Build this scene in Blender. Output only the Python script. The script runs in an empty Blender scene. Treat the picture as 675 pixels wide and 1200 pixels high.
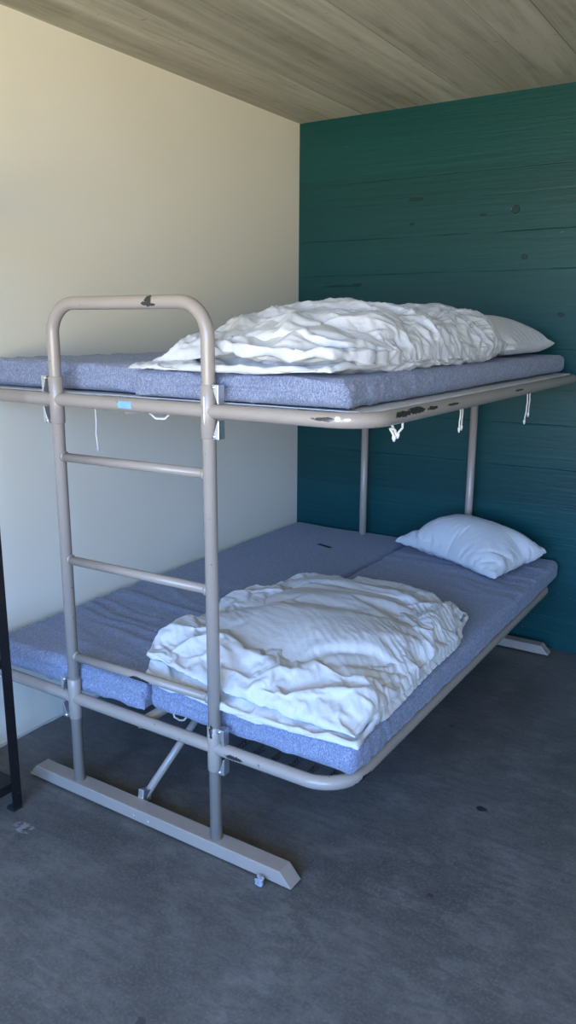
import bpy, bmesh, math, random
from mathutils import Vector, Matrix, noise
random.seed(7)
S = bpy.context.scene
COL = S.collection
PI = math.pi

# ------------------------------------------------------------------ helpers
def link(o, parent=None):
    COL.objects.link(o)
    if parent is not None:
        o.parent = parent
    return o

def origin_of(parent):
    v = Vector((0, 0, 0))
    while parent is not None:
        v += parent.location
        parent = parent.parent
    return v

def mesh_obj(name, bm, mat, parent=None, smooth=True, loc=None):
    """One mesh object; bm is in world coordinates; origin at parent's origin or at loc."""
    off = origin_of(parent) if parent is not None else Vector(loc or (0, 0, 0))
    bmesh.ops.recalc_face_normals(bm, faces=bm.faces)
    for v in bm.verts:
        v.co -= off
    me = bpy.data.meshes.new(name)
    bm.to_mesh(me)
    bm.free()
    for p in me.polygons:
        p.use_smooth = smooth
    if mat:
        me.materials.append(mat)
    o = bpy.data.objects.new(name, me)
    link(o, parent)
    if parent is None:
        o.location = off
    return o

def tag(o, label, cat, group=None):
    o['label'] = label
    o['category'] = cat
    if group:
        o['group'] = group
    return o

def thing(name, label, cat, loc, group=None):
    o = bpy.data.objects.new(name, None)
    o.empty_display_size = .1
    o.location = loc
    link(o)
    return tag(o, label, cat, group)

def struct(o):
    o['kind'] = 'structure'
    return o

def fillet(pts, r, seg=8, closed=False):
    P = [Vector(p) for p in pts]
    n = len(P)
    out = []
    for i in range(n):
        if not closed and i in (0, n - 1):
            out.append(P[i]); continue
        a, b, c = P[i - 1], P[i], P[(i + 1) % n]
        d1, d2 = (a - b).normalized(), (c - b).normalized()
        ang = d1.angle(d2)
        t = r / math.tan(ang / 2)
        cen = b + (d1 + d2).normalized() * (r / math.sin(ang / 2))
        p0, p1 = b + d1 * t - cen, b + d2 * t - cen
        tot = p0.angle(p1)
        ax = p0.cross(p1).normalized()
        for k in range(seg + 1):
            out.append(cen + Matrix.Rotation(tot * k / seg, 3, ax) @ p0)
    return out

def tube(bm, pts, r, seg=16, closed=False, caps=True):
    P = [Vector(p) for p in pts]
    n = len(P)
    rr = r if isinstance(r, (list, tuple)) else [r] * n
    rings = []
    up = None
    for i in range(n):
        if closed:
            d = (P[(i + 1) % n] - P[i - 1]).normalized()
        else:
            d = (P[min(i + 1, n - 1)] - P[max(i - 1, 0)]).normalized()
        if up is None:
            up = Vector((0, 0, 1)) if abs(d.z) < .9 else Vector((0, 1, 0))
        up = (up - d * up.dot(d)).normalized()
        s = d.cross(up)
        rings.append([bm.verts.new(P[i] + (up * math.cos(a) + s * math.sin(a)) * rr[i])
                      for a in [2 * PI * k / seg for k in range(seg)]])
    for i in range(n if closed else n - 1):
        a, b = rings[i], rings[(i + 1) % n]
        for k in range(seg):
            bm.faces.new((a[k], a[(k + 1) % seg], b[(k + 1) % seg], b[k]))
    if caps and not closed:
        bm.faces.new(rings[0]); bm.faces.new(rings[-1])
    return bm

def box(bm, x0, x1, y0, y1, z0, z1, bev=0.0, seg=2):
    t = bmesh.new()
    bmesh.ops.create_cube(t, size=1)
    for v in t.verts:
        v.co = Vector(((x0 + x1) / 2 + v.co.x * (x1 - x0), (y0 + y1) / 2 + v.co.y * (y1 - y0), (z0 + z1) / 2 + v.co.z * (z1 - z0)))
    if bev:
        bmesh.ops.bevel(t, geom=t.edges[:], offset=bev, segments=seg, affect='EDGES', profile=.5)
    join(bm, t)
    return bm

def join(bm, t):
    me = bpy.data.meshes.new('tmp')
    t.to_mesh(me); t.free()
    bm.from_mesh(me)
    bpy.data.meshes.remove(me)

def prism(bm, poly, vec, bev=0.0):
    t = bmesh.new()
    f = t.faces.new([t.verts.new(p) for p in poly])
    g = bmesh.ops.extrude_face_region(t, geom=[f])
    for v in [e for e in g['geom'] if isinstance(e, bmesh.types.BMVert)]:
        v.co += Vector(vec)
    if bev:
        bmesh.ops.bevel(t, geom=t.edges[:], offset=bev, segments=2, affect='EDGES', profile=.5)
    join(bm, t)
    return bm

# ------------------------------------------------------------------ node helper
class NT:
    def __init__(self, name):
        self.m = bpy.data.materials.new(name)
        self.m.use_nodes = True
        self.t = self.m.node_tree
        self.b = self.t.nodes['Principled BSDF']
    def n(self, typ, **kw):
        nd = self.t.nodes.new(typ)
        for k, v in kw.items():
            if k in nd.inputs.keys() and not hasattr(nd, k):
                nd.inputs[k].default_value = v
            elif hasattr(nd, k):
                setattr(nd, k, v)
            else:
                nd.inputs[k].default_value = v
        return nd
    def l(self, a, b):
        self.t.links.new(a, b)
    def coord(self, scale=(1, 1, 1), kind='Object'):
        tc = self.n('ShaderNodeTexCoord')
        mp = self.n('ShaderNodeMapping')
        mp.inputs['Scale'].default_value = scale
        self.l(tc.outputs[kind], mp.inputs['Vector'])
        return mp.outputs['Vector']
    def noise(self, vec, scale=5, detail=4, rough=.5, dist=0):
        nd = self.n('ShaderNodeTexNoise')
        nd.inputs['Scale'].default_value = scale
        nd.inputs['Detail'].default_value = detail
        nd.inputs['Roughness'].default_value = rough
        nd.inputs['Distortion'].default_value = dist
        self.l(vec, nd.inputs['Vector'])
        return nd.outputs['Fac']
    def ramp(self, fac, stops):
        nd = self.n('ShaderNodeValToRGB')
        el = nd.color_ramp.elements
        while len(el) < len(stops):
            el.new(.5)
        for e, (p, c) in zip(el, stops):
            e.position = p
            e.color = (c, c, c, 1) if isinstance(c, (int, float)) else (*c, 1)
        self.l(fac, nd.inputs['Fac'])
        return nd.outputs['Color']
    def mix(self, fac, a, b, typ='MIX'):
        nd = self.n('ShaderNodeMix')
        nd.data_type = 'RGBA'
        nd.blend_type = typ
        for s, v in ((nd.inputs[0], fac), (nd.inputs[6], a), (nd.inputs[7], b)):
            if isinstance(v, (int, float)):
                s.default_value = v
            elif isinstance(v, tuple):
                s.default_value = (*v, 1)
            else:
                self.l(v, s)
        return nd.outputs[2]
    def math(self, op, a, b=0.0, c=None):
        nd = self.n('ShaderNodeMath')
        nd.operation = op
        for s, v in zip(nd.inputs, (a, b, c)):
            if v is None: continue
            if isinstance(v, (int, float)):
                s.default_value = v
            else:
                self.l(v, s)
        return nd.outputs[0]
    def spot(self, vec, p, r, wob=None, squash=(1, 1, 1)):
        """1 inside a blob of radius r about p, 0 outside, wobbly edge."""
        a = self.n('ShaderNodeVectorMath'); a.operation = 'SUBTRACT'
        self.l(vec, a.inputs[0]); a.inputs[1].default_value = p
        q = self.n('ShaderNodeVectorMath'); q.operation = 'MULTIPLY'
        self.l(a.outputs[0], q.inputs[0]); q.inputs[1].default_value = squash
        le = self.n('ShaderNodeVectorMath'); le.operation = 'LENGTH'
        self.l(q.outputs[0], le.inputs[0])
        d = le.outputs['Value']
        if wob is not None:
            d = self.math('MULTIPLY_ADD', wob, r * 1.6, self.math('SUBTRACT', d, r * .8))
        mr = self.n('ShaderNodeMapRange')
        mr.inputs['From Min'].default_value = r * 1.1
        mr.inputs['From Max'].default_value = r * .9
        self.l(d, mr.inputs['Value'])
        return mr.outputs['Result']
    def bump(self, h, strength=.3, dist=.01, nxt=None):
        nd = self.n('ShaderNodeBump')
        nd.inputs['Strength'].default_value = strength
        nd.inputs['Distance'].default_value = dist
        self.l(h, nd.inputs['Height'])
        if nxt is not None:
            self.l(nxt, nd.inputs['Normal'])
        return nd.outputs['Normal']
    def out(self, color=None, rough=None, normal=None, metal=None, **kw):
        b = self.b
        for k, v in (('Base Color', color), ('Roughness', rough), ('Normal', normal), ('Metallic', metal)):
            if v is None: continue
            if isinstance(v, tuple):
                b.inputs[k].default_value = (*v, 1)
            elif isinstance(v, (int, float)):
                b.inputs[k].default_value = v
            else:
                self.l(v, b.inputs[k])
        for k, v in kw.items():
            b.inputs[k.replace('_', ' ')].default_value = v
        return self.m

# ------------------------------------------------------------------ materials
def mat_cream():
    t = NT('cream_wall_paint')
    v = t.coord()
    n1 = t.noise(v, 2.2, 3, .5)
    c = t.mix(n1, (.79, .75, .635), (.85, .81, .695))
    n2 = t.noise(v, 38, 3, .55)
    sp = t.ramp(t.noise(v, 23, 1, .4), [(.80, 0), (.83, 1)])
    c = t.mix(sp, c, (.8, .79, .75))
    h = t.math('ADD', n2, t.math('MULTIPLY', n1, 2.5))
    return t.out(c, .42, t.bump(h, .06, .004), Specular_IOR_Level=.4)

BOARD_Z = [.16, .33, .52, .69, .86, 1.06, 1.22, 1.40, 1.58, 1.745, 1.915, 2.075, 2.18, 2.33]
def mat_green():
    t = NT('green_board_marked_concrete')
    v = t.coord()
    sep = t.n('ShaderNodeSeparateXYZ'); t.l(v, sep.inputs[0])
    grain = t.noise(t.coord((1.2, 1, 26)), 2.0, 5, .6, .3)
    wob = t.noise(t.coord((1.5, 1, 1)), 1.3, 2, .5)
    z = t.math('MULTIPLY_ADD', wob, .02, t.math('SUBTRACT', sep.outputs['Z'], .01))
    # board joints: a ramp with narrow notches over 0..2.5 m
    notch = None
    for k, bz in enumerate(BOARD_Z):
        d = t.math('ABSOLUTE', t.math('SUBTRACT', z, bz))
        mr = t.n('ShaderNodeMapRange')
        mr.inputs['From Min'].default_value = .0035
        mr.inputs['From Max'].default_value = .0
        t.l(d, mr.inputs['Value'])
        s = t.math('MULTIPLY', mr.outputs['Result'], (.9, .25, .5, .2, .75)[k % 5])
        notch = s if notch is None else t.math('MAXIMUM', notch, s)
    brk = t.ramp(t.noise(t.coord((2.3, 1, 4)), 1.6, 3, .6), [(.36, 0), (.6, 1)])
    notch = t.math('MULTIPLY', notch, brk)
    # per-board tone
    cell = t.math('FLOOR', t.math('MULTIPLY', z, 5.9))
    wn = t.n('ShaderNodeTexWhiteNoise'); wn.noise_dimensions = '1D'; t.l(cell, wn.inputs['W'])
    c = t.mix(wn.outputs['Value'], (.003, .042, .046), (.004, .054, .058))
    c = t.mix(t.math('MULTIPLY', t.ramp(grain, [(.35, 0), (.75, 1)]), .45), c, (.008, .072, .075))
    c = t.mix(t.math('MULTIPLY', notch, .6), c, (.0008, .018, .021))
    # pits, knots, scuffs
    vw = t.noise(v, 30, 2, .6)
    pits = None
    for p, r, sq in (((.648, 0, 2.08), .013, (.4, 1, 1.8)), ((1.127, 0, 2.0), .019, (1, 1, 1.1)), ((.265, 0, 1.693), .016, (.16, 1, 4)), ((.345, 0, 1.697), .014, (.5, 1, 2)),
                     ((.63, 0, 1.97), .007, (.7, 1, 1)), ((.98, 0, 1.99), .008, (.5, 1, 1.6)), ((1.36, 0, 1.55), .010, (.7, 1, 1.2)), ((1.18, 0, 1.80), .010, (.8, 1, 1)), ((1.45, 0, 2.25), .009, (.6, 1, 2))):
        s = t.spot(v, p, r, vw, sq)
        pits = s if pits is None else t.math('MAXIMUM', pits, s)
    c = t.mix(t.math('MULTIPLY', pits, .8), c, (.004, .018, .02))
    low = t.n('ShaderNodeMapRange')
    low.inputs['From Min'].default_value = .5; low.inputs['From Max'].default_value = .0
    t.l(sep.outputs['Z'], low.inputs['Value'])
    scf = t.ramp(t.noise(t.coord((1, 1, 1.4)), 42, 2, .6), [(.68, 0), (.74, 1)])
    c = t.mix(t.math('MULTIPLY', t.math('MULTIPLY', scf, low.outputs['Result']), .6), c, (.20, .30, .32))
    scr = t.ramp(t.noise(t.coord((5, 1, 34)), 1.9, 2, .5), [(.765, 0), (.79, 1)])
    c = t.mix(t.math('MULTIPLY', scr, .35), c, (.16, .26, .26))
    h = t.math('SUBTRACT', t.math('MULTIPLY', grain, .7), t.math('MULTIPLY', t.math('MAXIMUM', notch, pits), 1.0))
    n2 = t.noise(v, 60, 3, .6)
    nb = t.bump(n2, .12, .003, t.bump(h, .40, .006))
    r = t.ramp(grain, [(.3, .40), (.8, .30)])
    return t.out(c, r, nb, Specular_IOR_Level=.25)

def mat_ceiling():
    t = NT('board_marked_concrete_ceiling')
    v = t.coord()
    sep = t.n('ShaderNodeSeparateXYZ'); t.l(v, sep.inputs[0])
    st = t.noise(t.coord((11, .55, 1)), 1.5, 7, .68, .5)
    bl = t.noise(v, 3.4, 7, .72)
    c = t.mix(t.ramp(st, [(.38, 0), (.62, 1)]), (.32, .30, .23), (.62, .60, .49))
    c = t.mix(t.math('MULTIPLY', t.ramp(bl, [(.42, 0), (.62, 1)]), .5), c, (.55, .53, .43))
    cell = t.math('FLOOR', t.math('MULTIPLY_ADD', bl, .03, t.math('MULTIPLY', sep.outputs['X'], 5.6)))
    wn = t.n('ShaderNodeTexWhiteNoise'); wn.noise_dimensions = '1D'; t.l(cell, wn.inputs['W'])
    c = t.mix(t.math('MULTIPLY', wn.outputs['Value'], .45), c, (.30, .28, .21))
    fr = t.math('FRACT', t.math('MULTIPLY_ADD', bl, .03, t.math('MULTIPLY', sep.outputs['X'], 5.6)))
    ln = t.math('LESS_THAN', fr, .025)
    ln = t.math('MULTIPLY', ln, t.ramp(t.noise(t.coord((6, .8, 1)), 1.1, 3), [(.42, 0), (.6, 1)]))
    c = t.mix(t.math('MULTIPLY', ln, .75), c, (.12, .11, .09))
    pit = t.ramp(t.noise(v, 34, 2, .6), [(.70, 0), (.75, 1)])
    c = t.mix(t.math('MULTIPLY', pit, .5), c, (.15, .135, .11))
    rust = t.ramp(t.noise(v, 4.3, 3, .6), [(.66, 0), (.74, 1)])
    c = t.mix(t.math('MULTIPLY', rust, .18), c, (.30, .20, .10))
    h = t.math('SUBTRACT', st, t.math('MULTIPLY', ln, .8))
    return t.out(c, .8, t.bump(h, .4, .006))

def mat_floor():
    t = NT('grey_polished_concrete_floor')
    v = t.coord()
    b1 = t.noise(v, 1.7, 6, .62, .5)
    b2 = t.noise(v, 7, 5, .65)
    c = t.mix(t.ramp(b1, [(.3, 0), (.72, 1)]), (.066, .066, .064), (.136, .134, .129))
    c = t.mix(t.math('MULTIPLY', t.ramp(b2, [(.45, 0), (.70, 1)]), .55), c, (.205, .20, .19))
    b3 = t.noise(t.coord((1, 2.6, 1)), 16, 5, .7, .8)
    c = t.mix(t.math('MULTIPLY', t.ramp(b3, [(.40, 1), (.58, 0)]), .50), c, (.062, .062, .060))
    # curved trowel marks
    wv = t.n('ShaderNodeTexWave'); wv.wave_type = 'RINGS'
    wv.inputs['Scale'].default_value = 9; wv.inputs['Distortion'].default_value = 3.5
    wv.inputs['Detail'].default_value = 3; wv.inputs['Detail Scale'].default_value = 1.2
    t.l(v, wv.inputs['Vector'])
    msk = t.ramp(t.noise(v, 2.1, 2), [(.5, 0), (.68, 1)])
    c = t.mix(t.math('MULTIPLY', t.math('MULTIPLY', wv.outputs['Fac'], msk), .16), c, (.21, .215, .22))
    fine = t.noise(v, 120, 2, .6)
    c = t.mix(t.math('MULTIPLY', t.ramp(fine, [(.48, 0), (.70, 1)]), .30), c, (.22, .225, .23))
    scr = t.ramp(t.noise(t.coord((9, 2.2, 1)), 5, 2, .5, .6), [(.755, 0), (.775, 1)])
    c = t.mix(t.math('MULTIPLY', scr, .3), c, (.3, .3, .3))
    w = t.noise(v, 45, 3, .6)
    st = t.spot(v, (1.603, -1.441, 0), .016, w, (.85, 1.2, 1))
    for p, r in (((1.32, -.98, 0), .010), ((1.24, -2.62, 0), .012), ((1.62, -1.9, 0), .008), ((1.95, -1.02, 0), .007)):
        st = t.math('MAXIMUM', st, t.math('MULTIPLY', t.spot(v, p, r, w), .55))
    c = t.mix(t.math('MULTIPLY', st, .88), c, (.012, .013, .016))
    wh = t.math('MULTIPLY', t.spot(v, (.46, -2.3, 0), .035, w, (.8, 1.4, 1)), t.ramp(w, [(.45, 0), (.55, 1)]))
    c = t.mix(t.math('MULTIPLY', wh, .5), c, (.4, .41, .42))
    r = t.ramp(b2, [(.3, .30), (.75, .46)])
    return t.out(c, r, t.bump(t.math('ADD', fine, t.math('MULTIPLY', b2, 1.5)), .12, .003), Specular_IOR_Level=.4)

def mat_rail(L):
    t = NT('taupe_enamel_tube_paint')
    v = t.coord()
    n = t.noise(v, 5, 3, .5)
    c = t.mix(n, (.300, .262, .226), (.335, .295, .258))
    w = t.noise(v, 55, 4, .7)
    # black bare-metal chips (positions relative to the bed's origin)
    ch = None
    for p, r, sq in (((.842, -2.085, 1.560), .011, (1, .5, .6)), ((.832, -2.085, 1.552), .006, (.5, .5, 1.3)), ((.852, -2.085, 1.549), .005, (.35, .5, 1.6)),
                     ((1.375, -2.085, 1.288), .005, (.15, .6, 1)), ((1.491, -1.90, 1.292), .007, (.7, .15, .9)), ((1.491, -1.82, 1.294), .009, (.7, .17, 1)), ((1.491, -1.72, 1.292), .005, (.7, .15, 1)),
                     ((1.491, -1.58, 1.290), .004, (.7, .08, 1.2)), ((1.49, -.98, 1.29), .003, (1, .06, 1)),
                     ((1.43, -1.96, .325), .014, (.6, .35, .8)), ((1.10, -2.09, .335), .008, (.25, 1, .8)),
                     ((1.02, -2.07, 1.44), .006, (1, 1, .2)), ((1.025, -2.09, .40), .007, (1, 1, .25)), ((.75, -2.08, .475), .008, (.2, 1, .8))):
        s = t.spot(v, tuple(Vector(p) - Vector(L)), r, w, sq)
        ch = s if ch is None else t.math('MAXIMUM', ch, s)
    c = t.mix(t.math('MULTIPLY', ch, .93), c, (.012, .011, .011))
    wt = None  # white chips; the last spot is a highlight line painted on the collar
    for p, r, sq in (((1.405, -2.08, 1.290), .0035, (.5, .5, .6)), ((1.425, -2.07, 1.289), .0025, (.2, .5, 1)), ((1.024, -2.09, 1.29), .003, (1, .6, .08))):
        s = t.spot(v, tuple(Vector(p) - Vector(L)), r, w, sq)
        wt = s if wt is None else t.math('MAXIMUM', wt, s)
    c = t.mix(t.math('MULTIPLY', wt, .85), c, (.75, .75, .74))
    spk = t.ramp(t.noise(v, 70, 1, .4), [(.765, 0), (.785, 1)])
    c = t.mix(t.math('MULTIPLY', spk, .5), c, (.05, .045, .04))
    return t.out(c, .27, t.bump(t.noise(v, 60, 2), .05, .002), Specular_IOR_Level=.55)

def mat_fabric():
    t = NT('blue_melange_mattress_fabric')
    v = t.coord()
    a = t.noise(t.coord((1, 1, 1)), 300, 3, .75)
    b = t.noise(t.coord((1.6, .5, .6)), 190, 2, .7)
    f = t.math('ADD', t.math('MULTIPLY', a, .6), t.math('MULTIPLY', b, .4))
    c = t.ramp(f, [(.36, (.095, .118, .190)), (.50, (.185, .22, .325)), (.64, (.40, .44, .54))])
    big = t.noise(v, 3, 3, .5)
    c = t.mix(t.math('MULTIPLY', big, .25), c, (.17, .20, .30))
    h = t.noise(v, 260, 2, .6)
    wr = t.noise(t.coord((3, 26, 20)), 1.0, 3, .5, .8)
    return t.out(c, .95, t.bump(h, .25, .002, t.bump(wr, .10, .012)), Sheen_Weight=.15, Sheen_Roughness=.5)

def mat_linen(name='white_cotton_bedding', col=(.585, .60, .615)):
    t = NT(name)
    v = t.coord()
    n = t.noise(v, 9, 4, .6)
    c = t.mix(n, tuple(x * .95 for x in col), col)
    cr = t.noise(t.coord((1, 1, 1)), 26, 5, .62, 1.4)
    fine = t.noise(v, 420, 1)
    nb = t.bump(fine, .06, .001, t.bump(cr, .22, .008))
    return t.out(c, .85, nb, Sheen_Weight=.1)

def mat_simple(name, col, rough=.5, metal=0.0, var=.12, scale=20):
    t = NT(name)
    v = t.coord()
    n = t.noise(v, scale, 3, .6)
    c = t.mix(n, tuple(x * (1 - var) for x in col), tuple(min(1, x * (1 + var)) for x in col))
    return t.out(c, rough, t.bump(n, .08, .002), metal)

# ------------------------------------------------------------------ setting
H = 2.484
RX, RY = 4.2, -5.4
CREAM, GREEN, CEIL, FLOOR = mat_cream(), mat_green(), mat_ceiling(), mat_floor()
WHITEWALL = mat_simple('white_wall_paint', (.80, .79, .76), .6, 0, .04, 4)

def slab(name, mat, *b):
    bm = bmesh.new(); box(bm, *b)
    return struct(mesh_obj(name, bm, mat, smooth=False))
slab('floor', FLOOR, -.2, RX + .2, RY - .2, .2, -.2, 0)
slab('ceiling', CEIL, -.2, RX + .2, RY - .2, .2, H, H + .2)
slab('wall_left', CREAM, -.2, 0, RY - .2, 0, 0, H)
slab('wall_back', GREEN, -.2, RX + .2, 0, .2, 0, H)
slab('wall_right', WHITEWALL, RX, RX + .2, RY - .2, 0, 0, H)
# window wall behind the camera, with its opening
WX0, WX1, WZ0, WZ1 = .60, 3.9, .50, 2.42
bm = bmesh.new()
box(bm, 0, WX0, RY - .2, RY, 0, H)
box(bm, WX1, RX, RY - .2, RY, 0, H)
box(bm, WX0, WX1, RY - .2, RY, 0, WZ0)
box(bm, WX0, WX1, RY - .2, RY, WZ1, H)
struct(mesh_obj('wall_front', bm, WHITEWALL, smooth=False))

# rough plaster bead where the cream wall meets the floor
bm = bmesh.new()
pts = []
for i in range(90):
    y = -3.4 + 3.4 * i / 89
    pts.append((.002 + .003 * noise.noise((0, y * 9, 1)), y, .002 + .004 * noise.noise((3, y * 11, 4))))
tube(bm, pts, [.006 + .004 * noise.noise((7, p[1] * 17, 2)) for p in pts], 8)
struct(mesh_obj('trim_left', bm, mat_simple('rough_plaster_edge', (.5, .5, .48), .9, 0, .25, 40)))

# ------------------------------------------------------------------ bunk bed
XP1, XP2, XL, XRU, XRL = .4585, 1.0227, .032, 1.472, 1.428
YF, YB, ZU, ZL, ZT = -2.067, -.087, 1.285, .337, 1.556
TR = .0180
L = (.735, -1.077, 0)
RAIL = mat_rail(L)
STEEL = mat_simple('galvanised_steel', (.62, .64, .66), .32, .85, .1, 60)
bed = thing('bunk_bed', 'taupe tubular steel double bunk bed with ladder end, standing in the corner', 'bunk bed', L)

def part(name, bm, mat=None, parent=None, smooth=True):
    return mesh_obj(name, bm, mat or RAIL, parent or bed, smooth)

ZH = ZT
hoop = fillet([(XP1, YF, .03), (XP1, YF, ZH), (XP2, YF, ZH), (XP2, YF, .03)], .088, 12)
bm = bmesh.new(); tube(bm, hoop, TR, 20); part('ladder_hoop', bm)
for zz in (1.118, .800, .482):
    bm = bmesh.new(); tube(bm, [(XP1, YF, zz - .003), (XP2, YF, zz + .003)], .0135, 16)
    for x in (XP1 + TR, XP2 - TR):          # weld beads
        tube(bm, [(x - .003, YF, zz), (x + .004, YF, zz)], .0155, 16)
    part('ladder_rung', bm)
for x in (XP1, XP2):
    bm = bmesh.new(); tube(bm, [(x, YB, .03), (x, YB, 1.285)], TR, 16); part('rear_post', bm)
for zz, xr, nm in ((ZU, XRU, 'upper_bed_frame'), (ZL, XRL, 'lower_bed_frame')):
    loop = fillet([(XL, YF, zz), (xr, YF, zz), (xr, YB, zz), (XL, YB, zz)], .105, 12, True)
    bm = bmesh.new(); tube(bm, loop, TR + .001, 20, True); part(nm, bm)
    bm = bmesh.new()
    tube(bm, [(L[0], YF, zz - .012), (L[0], YB, zz - .012)], .016, 14)
    part('centre_bar', bm)
    for y in (-1.55, -1.08, -.6):
        bm = bmesh.new(); tube(bm, [(XL, y, zz - .012), (xr, y, zz - .012)], .008, 10); part('cross_bar', bm)
for y in (YF, YB):
    for x in (XP1, XP2):
        for zz in (ZU, ZL):
            bm = bmesh.new()
            z0, z1 = zz - .070, zz + .066
            r = TR + .0032
            tube(bm, [(x, y, z0), (x, y, z0 + .002), (x, y, z1 - .002), (x, y, z1)], [r - .0015, r, r, r - .0015], 20)
            part('collar', bm)
# latch plates beside the posts
def latch(x, y, z, sx, up):
    bm = bmesh.new()
    e = TR + .001
    top, bot = (z + .024, z - .024) if up else (z - .024, z + .024)
    poly = [(x + sx * (e + .003), y - .016, top), (x + sx * (e + .024), y - .016, top),
            (x + sx * (e + .024), y - .016, bot), (x + sx * (e + .020), y - .016, bot)]
    prism(bm, poly, (0, .026, 0), .0012)
    o = part('latch_plate', bm, STEEL, None, False)
    b2 = bmesh.new()
    tz = top - .007 if up else top + .007
    tube(b2, [(x + sx * (e + .009), y - .019, tz), (x + sx * (e + .009), y + .012, tz)], .0042, 12)
    mesh_obj('bolt', b2, STEEL, o)
for zz in (ZU, ZL):
    for x, sx in ((XP1, -1), (XP2, 1)):
        latch(x, YF, zz + .044, sx, True)
        latch(x, YF, zz - .046, sx, False)
# foot beams with slanted ends
def foot(y, x0, x1):
    bm = bmesh.new()
    z0, z1 = .006, .047
    poly = [(x0, y - .027, z0), (x1, y - .027, z0), (x1 - .038, y - .027, z1), (x0 + .038, y - .027, z1)]
    prism(bm, poly, (0, .054, 0), .0025)
    o = part('foot_beam', bm, None, None, False)
    for x in (x0 + .03, x1 - .02):
        b = bmesh.new(); tube(b, [(x, y - .008, 0), (x, y - .008, .012)], .009, 12)
        mesh_obj('foot_pad', b, BLACK, o)
    for x in (.72, .78):
        b = bmesh.new()
        tube(b, [(x, y - .0275, .022), (x, y - .0262, .022)], .0035, 10)
        mesh_obj('rivet', b, STEEL, o)
BLACK = mat_simple('black_rubber', (.012, .012, .013), .6, 0, .2)
foot(YF, .237, 1.297)
foot(YB, .237, 1.455)
# diagonal brace from the foot beam up to the middle bar
bm = bmesh.new(); tube(bm, [(.700, YF + .045, .040), (.735, -1.62, .325)], .0125, 14); part('brace', bm)
bm = bmesh.new()
prism(bm, [(.690, YF + .024, .038), (.690, YF + .062, .022), (.690, YF + .066, .060), (.690, YF + .030, .075)], (.022, 0, 0), .002)
part('brace_lug', bm, STEEL, None, False)
bm = bmesh.new(); tube(bm, [(.735, YB - .045, .040), (.735, -.52, .325)], .0125, 14); part('brace', bm)
# blue sticker wrapped on the upper rail
bm = bmesh.new()
sx0, sx1 = .722, .772
for i in range(7):
    a = -.45 + 1.0 * i / 6
    for x in (sx0, sx1):
        bm.verts.new((x, YF - math.cos(a) * (TR + .0016), ZU + math.sin(a) * (TR + .0016)))
bm.verts.ensure_lookup_table()
for i in range(6):
    bm.faces.new([bm.verts[k] for k in (2 * i, 2 * i + 1, 2 * i + 3, 2 * i + 2)])
st = part('sticker', bm, mat_simple('blue_sticker', (.20, .42, .68), .4, 0, .35, 90)); st['label'] = 'small worn blue sticker'
# upper base: white cloth stretched over the frame, wavy at the edges
BASECLOTH = mat_simple('white_base_cloth', (.62, .62, .61), .85, 0, .06, 8)
bm = bmesh.new()
nx, ny = 60, 160
grid = []
for j in range(ny + 1):
    row = []
    for i in range(nx + 1):
        u, w = i / nx, j / ny
        x = XL + .015 + (XRU - XL - .022) * u; y = YF + .03 + (YB - YF - .045) * w
        # keep inside the rounded corners
        e = min(u, 1 - u, 1) * (XRU - XL)
        edge = max(0, 1 - min(e, min(w, 1 - w) * 1.95) / .05)
        z = ZU + .0165 + edge * (.0035 * math.sin(y * 46 + 2 * math.sin(y * 9)) + .0035) * (.4 + .6 * noise.noise((x * 3, y * 5, 0)) ** 2 * 3)
        r = .11
        cx = min(max(x, XL + r), XRU - r); cy = min(max(y, YF + r), YB - r)
        d = Vector((x - cx, y - cy))
        if d.length > r - .008 and abs(d.x) > 1e-6 and abs(d.y) > 1e-6:
            d = d.normalized() * (r - .008); x, y = cx + d.x, cy + d.y
        row.append(bm.verts.new((x, y, z)))
    grid.append(row)
for j in range(ny):
    for i in range(nx):
        bm.faces.new((grid[j][i], grid[j][i + 1], grid[j + 1][i + 1], grid[j + 1][i]))
o = part('base_cloth', bm, BASECLOTH); o['label'] = 'white cloth base under the upper mattresses'
sm = o.modifiers.new('thickness', 'SOLIDIFY'); sm.thickness = .003
# lower base: dark wire mesh and spring hooks
WIRE = mat_simple('dark_spring_wire', (.02, .021, .023), .4, .6, .2)
bm = bmesh.new()
for i in range(27):
    x = XL + .06 + (XRL - XL - .12) * i / 26
    tube(bm, [(x, YF + .14, ZL + .012), (x, YB - .06, ZL + .012)], .0022, 6)
for j in range(37):
    y = YF + .14 + (YB - YF - .20) * j / 36
    tube(bm, [(XL + .06, y, ZL + .0155), (XRL - .06, y, ZL + .0155)], .0022, 6)
part('spring_mesh', bm, WIRE)
def hook(x, y, dx, dy):
    bm = bmesh.new()
    pts = []
    for k in range(40):
        a = 2 * PI * k / 10
        q = k / 39
        pts.append((x + dx * .045 * q + abs(dy) * .006 * math.cos(a), y + dy * .045 * q + abs(dx) * .006 * math.cos(a), ZL + .012 + .006 * math.sin(a)))
    tube(bm, pts, .0016, 6)
    part('spring_hook', bm, WIRE)
for x in [XP2 + .07 + k * .058 for k in range(6)]:
    if True:
        hook(x, YF + .015, 0, 1)
for k in range(17):
    hook(XRL - .015, YF + .16 + k * .105, -1, 0)
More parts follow.
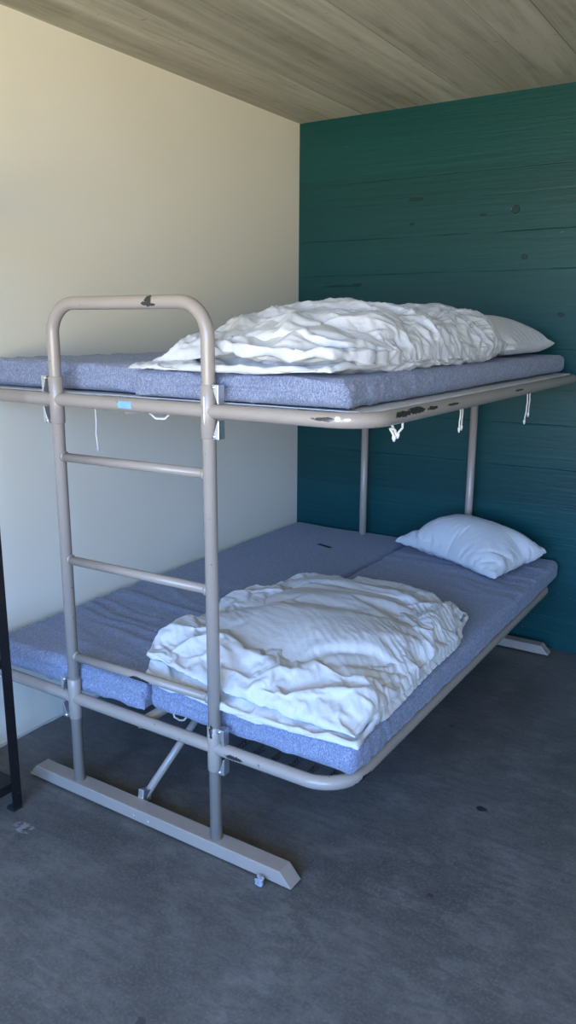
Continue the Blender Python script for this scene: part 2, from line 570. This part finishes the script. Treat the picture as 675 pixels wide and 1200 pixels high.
# ------------------------------------------------------------------ cords
CORD = mat_simple('white_cotton_cord', (.72, .70, .65), .9, 0, .1, 200)
def cord(label, strands, r=.0022, knot=True):
    bm = bmesh.new()
    ps = [Vector(p) for s in strands for p in s]
    loc = ps[0]
    for s in strands:
        P = []
        for a, b in zip(s[:-1], s[1:]):
            for k in range(7):
                q = Vector(a).lerp(Vector(b), k / 7)
                P.append(q + Vector((noise.noise(q * 60), noise.noise(q * 60 + Vector((5, 5, 5))), 0)) * .002)
        P.append(Vector(s[-1]))
        tube(bm, P, r, 8)
        if knot:
            e = P[-1]
            tube(bm, [e + Vector((0, 0, .004)), e + Vector((0, 0, .002)), e - Vector((0, 0, .004)), e - Vector((0, 0, .012))], [r, r * 1.9, r * 1.9, r * .8], 8)
    return tag(mesh_obj('cord', bm, CORD, None, True, loc), label, 'cord')
ub = ZU + .012
cord('thin white cord dangling long and straight below the upper left mattress, beside the ladder', [[(.47, -1.93, ub), (.474, -1.932, 1.22), (.47, -1.93, 1.17), (.476, -1.93, 1.125)]])
cord('short white cord loop sagging below the middle of the upper front rail', [[(.775, -2.03, ub), (.785, -2.03, 1.262), (.81, -2.032, 1.248), (.845, -2.035, 1.250), (.862, -2.035, 1.262), (.87, -2.03, ub)]], .003, False)
cord('white cord with a tangled knot, hanging at the right front corner of the upper frame', [[(1.435, -1.86, ub), (1.44, -1.86, 1.255), (1.442, -1.85, 1.238), (1.45, -1.855, 1.232), (1.447, -1.86, 1.245), (1.438, -1.87, 1.25), (1.446, -1.86, 1.228)], [(1.46, -1.84, ub), (1.462, -1.845, 1.25), (1.452, -1.853, 1.235)]], .003)
cord('pair of short white cord ends hanging halfway along the upper right rail', [[(1.43, -1.36, ub), (1.43, -1.362, 1.235), (1.428, -1.36, 1.195)], [(1.43, -1.345, ub), (1.431, -1.345, 1.24), (1.43, -1.346, 1.20)]])
cord('pair of white cord ends hanging from the upper right rail nearest the green wall', [[(1.44, -.70, ub), (1.44, -.70, 1.23), (1.438, -.70, 1.19), (1.434, -.70, 1.155)], [(1.44, -.67, ub), (1.44, -.67, 1.23), (1.439, -.675, 1.18)]])
cord('white cord loop sagging under the gap between the lower mattresses', [[(.80, -1.99, .352), (.808, -1.99, .334), (.822, -1.985, .326), (.84, -1.985, .330), (.855, -1.98, .352)]], .003, False)

# ------------------------------------------------------------------ mattresses
FAB = mat_fabric()
def frange(a, b, n):
    return [a + (b - a) * i / n for i in range(n + 1)]
def mattress(label, x0, x1, y0, y1, z0, z1, seed, wr, droop=0.0, wall_lift=0.0):
    """rounded box skin with real creases pressed in along its normals"""
    r = .026
    bm = bmesh.new()
    def axis(a, b, n):
        inner = frange(a + r, b - r, n)
        return [a + r * (1 - math.cos(PI / 2 * k / 5)) * 1.0 for k in range(5)] + inner + [b - r * (1 - math.cos(PI / 2 * k / 5)) for k in (4, 3, 2, 1, 0)]
    X, Y, Z = axis(x0, x1, 60), axis(y0, y1, 150), axis(z0, z1, 5)
    cache = {}
    def vert(i, j, k):
        key = (i, j, k)
        if key not in cache:
            p = Vector((X[i], Y[j], Z[k]))
            c = Vector((min(max(p.x, x0 + r), x1 - r), min(max(p.y, y0 + r), y1 - r), min(max(p.z, z0 + r), z1 - r)))
            n = (p - c)
            n = n.normalized() if n.length > 1e-9 else Vector((0, 0, 1))
            q = c + n * r
            q += n * wr(q, n, seed)
            s = (q.y - y0) / (y1 - y0)
            q.z += droop * (1 - s) ** 6
            cache[key] = bm.verts.new(q)
        return cache[key]
    nx, ny, nz = len(X) - 1, len(Y) - 1, len(Z) - 1
    for i in range(nx):
        for j in range(ny):
            for k in (0, nz):
                bm.faces.new((vert(i, j, k), vert(i + 1, j, k), vert(i + 1, j + 1, k), vert(i, j + 1, k)))
    for i in range(nx):
        for k in range(nz):
            for j in (0, ny):
                bm.faces.new((vert(i, j, k), vert(i + 1, j, k), vert(i + 1, j, k + 1), vert(i, j, k + 1)))
    for j in range(ny):
        for k in range(nz):
            for i in (0, nx):
                bm.faces.new((vert(i, j, k), vert(i, j + 1, k), vert(i, j + 1, k + 1), vert(i, j, k + 1)))
    o = mesh_obj('mattress', bm, FAB, None, True, ((x0 + x1) / 2, (y0 + y1) / 2, z0))
    return tag(o, label, 'mattress', 'mattresses on the bunk bed')

def wr_generic(x0, x1, y0, y1, z0, z1, amp_top, amp_front, amp_side, top_zone):
    zm = (z0 + z1) / 2
    def f(q, n, seed):
        d = .004 * noise.noise((q.x * 4 + seed, q.y * 3, q.z * 6))
        if n.z > .6:          # pulled creases running across the top
            m = top_zone(q)
            w = noise.noise((q.x * 1.3 + seed, q.y * 17 + q.x * 3 + .8 * noise.noise((q.x * 5, q.y * 2, seed)), seed))
            d += amp_top * m * (max(0, 1 - abs(w) * 6) - .3)
        if n.y < -.5:         # front face: seam crease along its middle and slanting folds
            w = q.z - zm + .010 * noise.noise((q.x * 6, seed, 1))
            d -= amp_front * math.exp(-(w / .004) ** 2) * (.5 + .8 * abs(noise.noise((q.x * 7, seed, 3))))
            w = noise.noise((q.x * 5 + q.z * 18 + seed, q.z * 22 - q.x * 4, seed))
            d += amp_front * .7 * (max(0, 1 - abs(w) * 5) - .3)
        if abs(n.x) > .5:     # long sides: fine upright puckers near the ends
            s = (q.y - y0) / (y1 - y0)
            m = .25 + math.exp(-s / .16)
            w = noise.noise((q.y * 34 + seed + q.z * 8, q.z * 7, seed))
            d += amp_side * m * (max(0, 1 - abs(w) * 4) - .3)
        return d
    return f
LZ0, LZ1, UZ0, UZ1 = .360, .450, 1.306, 1.383
MY0, MY1 = -2.035, -.035
def fm(*b, **k):
    return wr_generic(*b, **k)
b = (.03, .733, MY0 - .010, MY1, LZ0 - .013, LZ1 - .008)
m_ll = mattress('bare blue-grey mattress of the lower bunk, beside the cream wall', *b, 3.1,
    fm(*b, .012, .010, .006, lambda q: math.exp(-((q.y + 1.55) / .35) ** 2) * (.5 + .5 * math.sin(q.x * 3))))
b = (.741, 1.450, MY0, MY1, LZ0 + .002, LZ1)
m_lr = mattress('blue-grey mattress of the lower bunk under the folded white duvet and pillow', *b, 8.4,
    fm(*b, .009, .006, .008, lambda q: math.exp(-((q.y + .45) / .3) ** 2)))
b = (.03, .722, MY0 + .05, MY1, UZ0, UZ1 + .006)
m_ul = mattress('bare blue-grey mattress of the upper bunk, beside the cream wall', *b, 5.7,
    fm(*b, .005, .008, .004, lambda q: 1.0))
b = (.730, 1.404, MY0, MY1, UZ0, UZ1 - .004)
m_ur = mattress('blue-grey mattress of the upper bunk under the long rumpled white duvet', *b, 11.9,
    fm(*b, .003, .010, .010, lambda q: 1.0))
# woven label sewn on the bare lower mattress
bm = bmesh.new()
box(bm, -.045, .045, -.011, .011, 0, .0012, .0004)
for v in bm.verts:
    v.co = Matrix.Rotation(-.30, 3, 'Z') @ v.co + Vector((.415, -.405, LZ1 - .006))
lb = mesh_obj('fabric_label', bm, mat_simple('dark_woven_label', (.030, .030, .026), .8, 0, .2), m_ll, False); lb['label'] = 'small dark woven label'
import time
# ------------------------------------------------------------------ bedding: stuffed shells that buckle into wrinkles in a cloth simulation
def poly_at(P, t):
    P = [Vector(p) for p in P]
    ls = [(b - a).length for a, b in zip(P[:-1], P[1:])]
    d = t * sum(ls)
    for a, b, l in zip(P[:-1], P[1:], ls):
        if d <= l or b is P[-1]:
            return a.lerp(b, min(1, d / l) if l else 0)
        d -= l
def smooth_poly(P, n=40, it=3):
    Q = [poly_at(P, i / n) for i in range(n + 1)]
    for _ in range(it):
        Q = [Q[0]] + [(Q[i - 1] + Q[i] * 2 + Q[i + 1]) / 4 for i in range(1, n)] + [Q[-1]]
    return Q
def shell(front, right, back, left, nx, ny, top, bottom):
    """closed two-sheet shell; outlines run front: left to right, right: front to back, back: left to right, left: front to back"""
    F, Rr, B, Lf = (smooth_poly(p) for p in (front, right, back, left))
    V, faces, seam = [], [], []
    def base(u, w):
        f, b_ = poly_at(F, u), poly_at(B, u)
        l, r = poly_at(Lf, w), poly_at(Rr, w)
        return f * (1 - w) + b_ * w + l * (1 - u) + r * u - (F[0] * (1 - u) * (1 - w) + F[-1] * u * (1 - w) + B[0] * (1 - u) * w + B[-1] * u * w)
    T, Bo = {}, {}
    for j in range(ny + 1):
        for i in range(nx + 1):
            u, w = i / nx, j / ny
            p = base(u, w)
            e = min(min(u, 1 - u), min(w, 1 - w))
            if i in (0, nx) or j in (0, ny):
                T[i, j] = Bo[i, j] = len(V); V.append(p); seam.append(len(V) - 1)
            else:
                T[i, j] = len(V); V.append(p + Vector((0, 0, top(u, w, p))))
                Bo[i, j] = len(V); V.append(Vector((p.x, p.y, p.z + bottom(u, w, p))))
    for j in range(ny):
        for i in range(nx):
            faces.append((T[i, j], T[i + 1, j], T[i + 1, j + 1], T[i, j + 1]))
            faces.append((Bo[i, j], Bo[i, j + 1], Bo[i + 1, j + 1], Bo[i + 1, j]))
    return V, faces, seam

def buckle(V, faces, seam, ground, grow, pressure, frames, bend=.05, mass=.01, pin=1.0, stiff=15, selfc=False, pins=None, grav=.05, damp=2, goal=.05):
    t0 = time.time()
    me = bpy.data.meshes.new('shell')
    me.from_pydata([tuple(v) for v in V], [], faces)
    o = bpy.data.objects.new('shell', me); COL.objects.link(o)
    vg = o.vertex_groups.new(name='pin')
    vg.add(list(pins if pins is not None else seam), pin, 'REPLACE')
    ss = set(seam)
    vg.add([k for k in range(len(V)) if k not in ss], goal, 'REPLACE')
    tmp = []
    for g in ground:
        gm = bpy.data.meshes.new('ground')
        gm.from_pydata([tuple(v) for v in g], [], [(0, 1, 2, 3)])
        go = bpy.data.objects.new('ground', gm); COL.objects.link(go)
        go.modifiers.new('c', 'COLLISION')
        go.collision.thickness_outer = .004
        go.collision.cloth_friction = 20
        tmp.append(go)
    m = o.modifiers.new('cloth', 'CLOTH')
    s = m.settings
    s.quality = 6
    s.mass = mass
    s.tension_stiffness = s.compression_stiffness = stiff
    s.shear_stiffness = stiff * .4
    s.bending_stiffness = bend
    s.tension_damping = s.compression_damping = s.shear_damping = damp
    s.bending_damping = .5
    s.air_damping = 3
    s.shrink_min = -grow
    s.vertex_group_mass = 'pin'
    s.pin_stiffness = 1
    s.use_pressure = True
    s.uniform_pressure_force = pressure
    s.effector_weights.gravity = grav
    c = m.collision_settings
    c.use_collision = bool(ground)
    c.distance_min = .004
    c.use_self_collision = selfc
    c.self_distance_min = .004
    m.point_cache.frame_start = 1; m.point_cache.frame_end = frames + 5
    S.frame_start = 1; S.frame_end = frames + 5
    for f in range(1, frames + 1):
        S.frame_set(f)
    dg = bpy.context.evaluated_depsgraph_get()
    ev = o.evaluated_get(dg)
    em = ev.to_mesh()
    R_ = [v.co.copy() for v in em.vertices]
    ev.to_mesh_clear()
    print('SIM', round(time.time() - t0, 1), 'top0 %.3f top %.3f disp %.4f' % (max(v.z for v in V), max(v.z for v in R_), sum((a - b).length for a, b in zip(V, R_)) / len(V)))
    for q in [o] + tmp:
        d = q.data
        bpy.data.objects.remove(q); bpy.data.meshes.remove(d)
    S.frame_set(1)
    return R_

def creases(sets):
    """fine pulled creases: each set is (direction of the creases, spacing, depth, mask(p, n), seed)"""
    def f(p, n):
        d = 0
        for (dx, dy, dz), gap, depth, mask, seed in sets:
            m = mask(p, n)
            if m < .02:
                continue
            D = Vector((dx, dy, dz)).normalized()
            side = D.cross(n)
            if side.length < .15:
                continue
            # fixed frame of the set: across / along
            ax = D.cross(Vector((0, 0, 1)) if abs(D.z) < .8 else Vector((1, 0, 0))).normalized()
            s_ = p.dot(ax) + .022 * noise.noise(p * 5.5 + Vector((seed, 0, 0)))
            t_ = p.dot(D)
            w = noise.noise((s_ / gap, t_ * 3.2 + .6 * noise.noise(p * 4), seed))
            w2 = noise.noise((s_ / gap * 2.1 + 7, t_ * 5.5, seed + 3))
            d += depth * m * ((1 - min(1, abs(w) * 4.2)) ** 1.5 - .28 + .45 * ((1 - min(1, abs(w2) * 4)) - .3))
        return d
    return f
def soft_obj(name, shells, mat, loc, label, cat, group, crease=None):
    bm = bmesh.new()
    for V, faces in shells:
        vs = [bm.verts.new(v) for v in V]
        for f in faces:
            bm.faces.new([vs[k] for k in f])
    o = mesh_obj(name, bm, mat, None, True, loc)
    sd = o.modifiers.new('smooth', 'SUBSURF'); sd.levels = sd.render_levels = 1
    dg = bpy.context.evaluated_depsgraph_get()
    me = bpy.data.meshes.new_from_object(o.evaluated_get(dg))
    old = o.data; o.modifiers.clear(); o.data = me
    bpy.data.meshes.remove(old); me.name = name
    if crease:
        L_ = Vector(loc)
        N_ = [v.normal.copy() for v in me.vertices]
        for v, n in zip(me.vertices, N_):
            v.co += n * crease(v.co + L_, n)
    for p in me.polygons: p.use_smooth = True
    return tag(o, label, cat, group)

def bulge(t, p=.5):
    return max(0.0, 1 - abs(2 * t - 1) ** (1 / p * 1.0)) if p < 1 else max(0.0, 1 - (2 * t - 1) ** 2)
def ez(t, w):          # 0 at the rims, 1 inside, round shoulder of width w
    t = min(t, 1 - t)
    if t >= w: return 1.0
    q = 1 - t / w
    return math.sqrt(max(0, 1 - q * q))
def gauss(x, c, w):
    return math.exp(-((x - c) / w) ** 2)
def sheet(z, x0=-.5, x1=2.2, y0=-2.6, y1=-.02):
    return [(x0, y0, z), (x1, y0, z), (x1, y1, z), (x0, y1, z)]
LINEN = mat_linen()

# ---- folded duvet on the lower bunk
zt = LZ1 + .004
fr = [(.735, -2.045, zt + .020), (.95, -2.060, zt - .004), (1.2, -2.064, zt - .008), (1.475, -2.062, zt + .008)]
ri = [(1.475, -2.062, zt + .008), (1.448, -1.85, zt + .014), (1.432, -1.55, zt + .014), (1.43, -1.28, zt + .014), (1.385, -1.03, zt + .02)]
ba = [(.69, -1.05, zt + .02), (.84, -.985, zt + .02), (1.0, -.965, zt + .02), (1.17, -.935, zt + .02), (1.385, -1.03, zt + .02)]
le = [(.735, -2.045, zt + .020), (.685, -1.90, zt + .020), (.645, -1.62, zt + .015), (.62, -1.38, zt + .015), (.69, -1.05, zt + .02)]
def topA(u, w, p):
    return .046 * ez(u, .10) * ez(w, .08)
def botA(u, w, p):
    return -(p.z - zt) * .8
A = shell(fr, ri, ba, le, 70, 96, topA, botA)
Av = buckle(*A, [sheet(LZ1 + .001, y0=-2.05)], .10, 1.5, 26, bend=.002, goal=.05, stiff=40)
zb = zt + .052
fr = [(.722, -2.018, zb + .022), (1.0, -2.036, zb + .006), (1.2, -2.046, zb - .008), (1.455, -2.044, zb - .020)]
ri = [(1.455, -2.044, zb - .020), (1.445, -1.85, zb - .022), (1.430, -1.55, zb - .022), (1.422, -1.30, zb - .022), (1.370, -1.06, zb - .012)]
ba = [(.695, -1.08, zb - .005), (.84, -1.01, zb - .005), (1.0, -.985, zb - .005), (1.17, -.965, zb - .01), (1.370, -1.06, zb - .012)]
le = [(.722, -2.018, zb + .022), (.680, -1.88, zb + .018), (.645, -1.62, zb + .005), (.630, -1.40, zb), (.695, -1.08, zb - .005)]
def topB(u, w, p):
    h = .036
    h += .026 * gauss(w, .14, .10) + .012 * gauss(w, .66, .18)                       # front roll, back swell
    d = w - (.36 + .14 * u)                                                            # slanting hollow behind the roll
    h -= .026 * gauss(d, 0, .06) * (1 - u * .6)
    h += .010 * gauss(w - (.56 + .10 * math.sin(3 * u)), 0, .05)
    h -= .016 * gauss(w, .80 - .25 * u, .05)
    q = noise.noise((p.x * 5 + p.y * 3, p.y * 9 - p.x * 4, 3))
    h += .016 * (.5 - abs(q) * 2.0) + .010 * noise.noise((p.x * 16 + p.y * 8, p.y * 17, 8))
    return max(.01, h) * ez(u, .14) * ez(w, .12)
def botB(u, w, p):
    return -.032 * ez(u, .1) * ez(w, .1)
B = shell(fr, ri, ba, le, 100, 132, topB, botB)
Bv = buckle(*B, [], .11, .5, 30, bend=.0015, goal=.04, stiff=40, grav=.3)
soft_obj('duvet', [(Av, A[1]), (Bv, B[1])], LINEN, (1.06, -1.5, LZ1),
         'white duvet folded in half on the front of the lower bunk', 'duvet', 'white duvets on the bunk bed',
         creases([((-.80, .60, .1), .022, .0036, lambda p, n: max(0, min(1, (p.x - .98) / .30)) * min(1, max(0, n.z + .9)) * (.35 + .65 * min(1, max(0, (p.y + 1.98) * 5))), 1.0),
                  ((-.90, .35, 0), .042, .0024, lambda p, n: max(0, min(1, (1.15 - p.x) / .3)) * max(0, n.z), 4.0),
                  ((.2, .2, 1), .035, .0022, lambda p, n: max(0, -n.y), 9.0)]))

# ---- pillow on the lower bunk, leaning up at the green wall
PIL = mat_linen('white_cotton_pillowcase', (.62, .64, .67))
zt = LZ1 + .006
a, b_, c_, d_ = (.732, -.29, zt + .035), (1.320, -.560, zt + .022), (1.428, -.170, zt + .062), (.975, -.080, zt + .135)
mid = lambda p, q, k=.0: tuple((Vector(p) + Vector(q)) / 2 + Vector(k if k else (0, 0, 0)))
fr = [a, mid(a, b_, (.012, .03, 0)), b_]
ri = [b_, mid(b_, c_, (-.02, .012, .0)), c_]
ba = [d_, mid(d_, c_, (0, -.03, .01)), c_]
le = [a, mid(a, d_, (.03, -.02, .01)), d_]
def topP(u, w, p):
    q = noise.noise((p.x * 2.5 + p.y * 2, p.y * 13 + p.x * 7, 1))
    return (.084 + .026 * q) * (math.sin(PI * u) * math.sin(PI * w)) ** .36
def botP(u, w, p):
    return -(p.z - zt) * .9 * (math.sin(PI * u) * math.sin(PI * w)) ** .35
P_ = shell(fr, ri, ba, le, 56, 48, topP, botP)
Pv = buckle(*P_, [sheet(LZ1 + .002)], .05, 60, 24, bend=.05)
soft_obj('pillow', [(Pv, P_[1])], PIL, (1.1, -.3, LZ1), 'white pillow lying on the lower bunk against the green wall', 'pillow', 'white pillows on the bunk bed',
         creases([((.85, -.5, .1), .05, .0065, lambda p, n: max(0, n.z + .3), 3.0)]))

# ---- pillow of the upper bunk, under the end of the duvet
zt = UZ1 + .003
a, b_, c_, d_ = (.86, -.64, zt + .03), (1.375, -.68, zt + .03), (1.385, -.14, zt + .045), (.90, -.12, zt + .05)
fr = [a, mid(a, b_), b_]; ri = [b_, mid(b_, c_, (-.015, 0, 0)), c_]; ba = [d_, mid(d_, c_, (0, -.02, 0)), c_]; le = [a, mid(a, d_), d_]
def topU(u, w, p):
    return .085 * (math.sin(PI * u) * math.sin(PI * w)) ** .5
def botU(u, w, p):
    return -(p.z - zt) * .9 * (math.sin(PI * u) * math.sin(PI * w)) ** .35
U_ = shell(fr, ri, ba, le, 44, 52, topU, botU)
Uv = buckle(*U_, [sheet(UZ1 + .001)], .05, 60, 24, bend=.05)
soft_obj('pillow', [(Uv, U_[1])], PIL, (1.15, -.45, UZ1), 'white pillow on the upper bunk with its end showing past the duvet', 'pillow', 'white pillows on the bunk bed')

# ---- long rumpled duvet of the upper bunk
zt = UZ1 + .003
fr = [(.712, -2.045, zt - .010), (.95, -2.056, zt - .012), (1.2, -2.058, zt - .012), (1.370, -2.048, zt + .004)]
ri = [(1.370, -2.048, zt + .004), (1.398, -1.8, zt + .014), (1.398, -1.4, zt + .016), (1.385, -1.0, zt + .018), (1.33, -.66, zt + .03)]
ba = [(.80, -.62, zt + .03), (1.0, -.56, zt + .08), (1.2, -.58, zt + .07), (1.33, -.66, zt + .03)]
le = [(.712, -2.045, zt - .010), (.735, -1.7, zt + .005), (.74, -1.2, zt + .01), (.80, -.62, zt + .03)]
def topC(u, w, p):
    return (.020 + .026 * min(1, u * 1.6 + w)) * ez(u, .10) * ez(w, .06)
def botC(u, w, p):
    return -(p.z - zt) * .9
C_ = shell(fr, ri, ba, le, 56, 100, topC, botC)
Cv = buckle(*C_, [sheet(UZ1 + .001, y0=-2.04)], .10, 1.5, 26, bend=.002, goal=.05, stiff=40)
# turned-over lobe at the right front corner
zb = zt + .040
fr = [(.98, -2.035, zb + .030), (1.12, -2.052, zb + .012), (1.25, -2.055, zb + .004), (1.372, -2.045, zb + .006)]
ri = [(1.372, -2.045, zb + .006), (1.402, -1.92, zb - .004), (1.404, -1.75, zb - .008), (1.38, -1.52, zb)]
ba = [(.97, -1.62, zb + .02), (1.12, -1.56, zb + .02), (1.38, -1.52, zb)]
le = [(.98, -2.035, zb + .030), (.95, -1.85, zb + .025), (.97, -1.62, zb + .02)]
def topE(u, w, p):
    return (.040 + .012 * noise.noise((p.x * 9, p.y * 9, 6))) * ez(u, .2) * ez(w, .16)
def botE(u, w, p):
    return -.030 * ez(u, .15) * ez(w, .12)
E_ = shell(fr, ri, ba, le, 50, 56, topE, botE)
Ev = buckle(*E_, [], .13, 1.5, 26, bend=.002, goal=.05, stiff=40)
zb = zt + .040
fr = [(.752, -1.985, zb - .030), (1.0, -1.99, zb + .004), (1.2, -1.985, zb + .034), (1.365, -1.96, zb + .028)]
ri = [(1.365, -1.96, zb + .028), (1.405, -1.78, zb - .006), (1.405, -1.4, zb - .014), (1.39, -1.0, zb - .012), (1.335, -.63, zb)]
ba = [(.82, -.64, zb + .005), (1.0, -.54, zb + .05), (1.2, -.55, zb + .05), (1.335, -.63, zb)]
le = [(.752, -1.985, zb - .030), (.755, -1.6, zb - .012), (.765, -1.2, zb - .008), (.82, -.64, zb + .005)]
def topD(u, w, p):
    rise = .60 + .40 * min(1, w / .30)
    fall = 1 - .42 * max(0, (w - .58) / .42) ** 1.3
    h = .098 * rise * fall
    h *= .64 + .36 * gauss(u, .48, .27)
    h += .010 * gauss(u, .86, .12) * (1 - w)
    d = u - (.30 + .25 * w)
    h += .010 * gauss(d, 0, .06) - .012 * gauss(d, .16, .05)
    q = noise.noise((p.x * 6 - p.y * 3, p.y * 7 + p.x * 4, 5))
    h += .016 * (.5 - abs(q) * 2.0) + .009 * noise.noise((p.x * 16, p.y * 15, 2))
    return max(.01, h) * ez(u, .22) * ez(w, .10)
def botD(u, w, p):
    return -.02 * ez(u, .1) * ez(w, .1)
D_ = shell(fr, ri, ba, le, 96, 150, topD, botD)
Dv = buckle(*D_, [], .12, .8, 30, bend=.0015, goal=.04, stiff=40, grav=.3)
soft_obj('duvet', [(Cv, C_[1]), (Ev, E_[1]), (Dv, D_[1])], LINEN, (1.06, -1.3, UZ1),
         'long rumpled white duvet heaped along the upper bunk', 'duvet', 'white duvets on the bunk bed',
         creases([((-.55, -.62, .55), .024, .0042, lambda p, n: max(0, min(1, (p.x - 1.0) / .2)) * min(1, max(0, (p.y + 1.92) * 5)), 2.0),
                  ((-.7, .5, .3), .034, .0040, lambda p, n: max(0, min(1, (1.2 - p.x) / .3)) * max(0, n.z), 6.0),
                  ((1, .1, .25), .020, .0025, lambda p, n: max(0, -n.y), 9.0)]))
# ------------------------------------------------------------------ black rack
BLK = mat_simple('black_powder_coated_steel', (.012, .012, .014), .45, .3, .2)
rack = thing('storage_rack', 'black slotted-steel storage rack standing by the cream wall at the bunk bed end', 'rack', (.19, -2.72, 0))
BOLT = mat_simple('blackened_bolt', (.03, .03, .035), .35, .8, .2)
def rpart(name, bm):
    return mesh_obj(name, bm, BLK, rack, False)
RX0, RX1, RY0, RY1 = .012, .372, -3.2, -2.232
for x, sx in ((RX0, 1), (RX1, -1)):
    for y, sy in ((RY0, 1), (RY1, -1)):
        bm = bmesh.new()
        a, t = .034, .003
        poly = [(x, y), (x + sx * a, y), (x + sx * a, y + sy * t), (x + sx * t, y + sy * t), (x + sx * t, y + sy * a), (x, y + sy * a)]
        prism(bm, [(p[0], p[1], 0.012) for p in poly], (0, 0, 1.86))
        o = rpart('post', bm)
        b = bmesh.new(); box(b, min(x, x + sx * a), max(x, x + sx * a), min(y, y + sy * a), max(y, y + sy * a), 0, .012, .002)
        mesh_obj('foot_cap', b, BLACK, o, False)
        if x == RX1:
            for k in range(18):
                zc = .06 + k * .1
                b = bmesh.new()
                tube(b, [(x - .002, y + sy * .013, zc), (x + .0015, y + sy * .013, zc)], .0035, 8)
                mesh_obj('bolt', b, BOLT, o)
for z in (.10, .515, 1.82):
    bm = bmesh.new()
    if z < .2:
        box(bm, RX0 + .004, RX1 - .004, RY0 + .004, RY1 - .004, z - .003, z, .001)
    else:               # open shelf of round bars
        for k in range(5):
            x = RX0 + .06 + k * .06
            tube(bm, [(x, RY0 + .005, z - .006), (x, RY1 - .005, z - .006)], .005, 8)
    for q in ((RX0 + .004, RX1 - .004, RY1 - .007, RY1 - .004), (RX0 + .004, RX1 - .004, RY0 + .004, RY0 + .007), (RX0 + .004, RX0 + .007, RY0 + .004, RY1 - .004), (RX1 - .007, RX1 - .004, RY0 + .004, RY1 - .004)):
        box(bm, *q, z - .028, z)
    rpart('shelf', bm)

# crumpled scrap on the floor beside the foot beam
bm = bmesh.new()
bmesh.ops.create_icosphere(bm, subdivisions=3, radius=1)
for v in bm.verts:
    p = v.co.copy()
    k = .75 + .55 * noise.noise(p * 1.7) + .25 * noise.noise(p * 4)
    v.co = Vector((p.x * .016 * k, p.y * .022 * k, p.z * .014 * k + .009))
    v.co = Matrix.Rotation(.5, 3, 'Z') @ v.co + Vector((1.212, -2.118, 0))
mz = min(v.co.z for v in bm.verts)
for v in bm.verts: v.co.z -= mz - .0005
tag(mesh_obj('paper_scrap', bm, mat_simple('grey_blue_paper', (.32, .37, .46), .8, 0, .3, 120), None, False, (1.212, -2.118, 0)),
    'tiny crumpled grey-blue scrap on the floor beside the foot beam', 'scrap')

# ------------------------------------------------------------------ light: sky and sunlit ground through the window
W = bpy.data.worlds.new('World'); S.world = W
W.use_nodes = True
nt = W.node_tree
bg = nt.nodes['Background']
tc = nt.nodes.new('ShaderNodeTexCoord')
sp = nt.nodes.new('ShaderNodeSeparateXYZ')
nt.links.new(tc.outputs['Generated'], sp.inputs[0])
mr = nt.nodes.new('ShaderNodeMapRange')
mr.inputs['From Min'].default_value = -1; mr.inputs['From Max'].default_value = 1
nt.links.new(sp.outputs['Z'], mr.inputs['Value'])
rp = nt.nodes.new('ShaderNodeValToRGB')
el = rp.color_ramp.elements
stops = [(0, (.80, .69, .46)), (.485, (.88, .77, .53)), (.515, (.42, .62, 1.0)), (.60, (.24, .53, 1.14)), (1, (.14, .40, 1.14))]
while len(el) < len(stops): el.new(.5)
for e, (p, c) in zip(el, stops):
    e.position = p; e.color = (*c, 1)
nt.links.new(mr.outputs['Result'], rp.inputs['Fac'])
nt.links.new(rp.outputs['Color'], bg.inputs['Color'])
bg.inputs['Strength'].default_value = 16.0
la = bpy.data.lights.new('window_portal', 'AREA')
la.shape = 'RECTANGLE'; la.size = WX1 - WX0; la.size_y = WZ1 - WZ0
la.cycles.is_portal = True
lo = bpy.data.objects.new('window_portal', la)
lo.location = ((WX0 + WX1) / 2, RY - .05, (WZ0 + WZ1) / 2)
lo.rotation_euler = (PI / 2, 0, 0)
COL.objects.link(lo)

# ------------------------------------------------------------------ camera
cam = bpy.data.cameras.new('camera')
co = bpy.data.objects.new('camera', cam)
COL.objects.link(co)
cam.sensor_fit = 'VERTICAL'; cam.sensor_height = 24
cam.lens = 929.44 / 1200 * 24
cam.clip_start = .05
R = Matrix.Rotation(.5695, 4, 'Z') @ Matrix.Rotation(PI / 2 - .2309, 4, 'X') @ Matrix.Rotation(0.0048, 4, 'Z')
co.matrix_world = Matrix.Translation((2.2891, -3.6676, 1.498)) @ R
S.camera = co
S.view_settings.view_transform = 'Standard'
S.view_settings.look = 'None'
S.view_settings.exposure = 0.0
S.view_settings.gamma = 1.0
S.view_settings.use_curve_mapping = False
S.cycles.max_bounces = 10
S.cycles.diffuse_bounces = 8
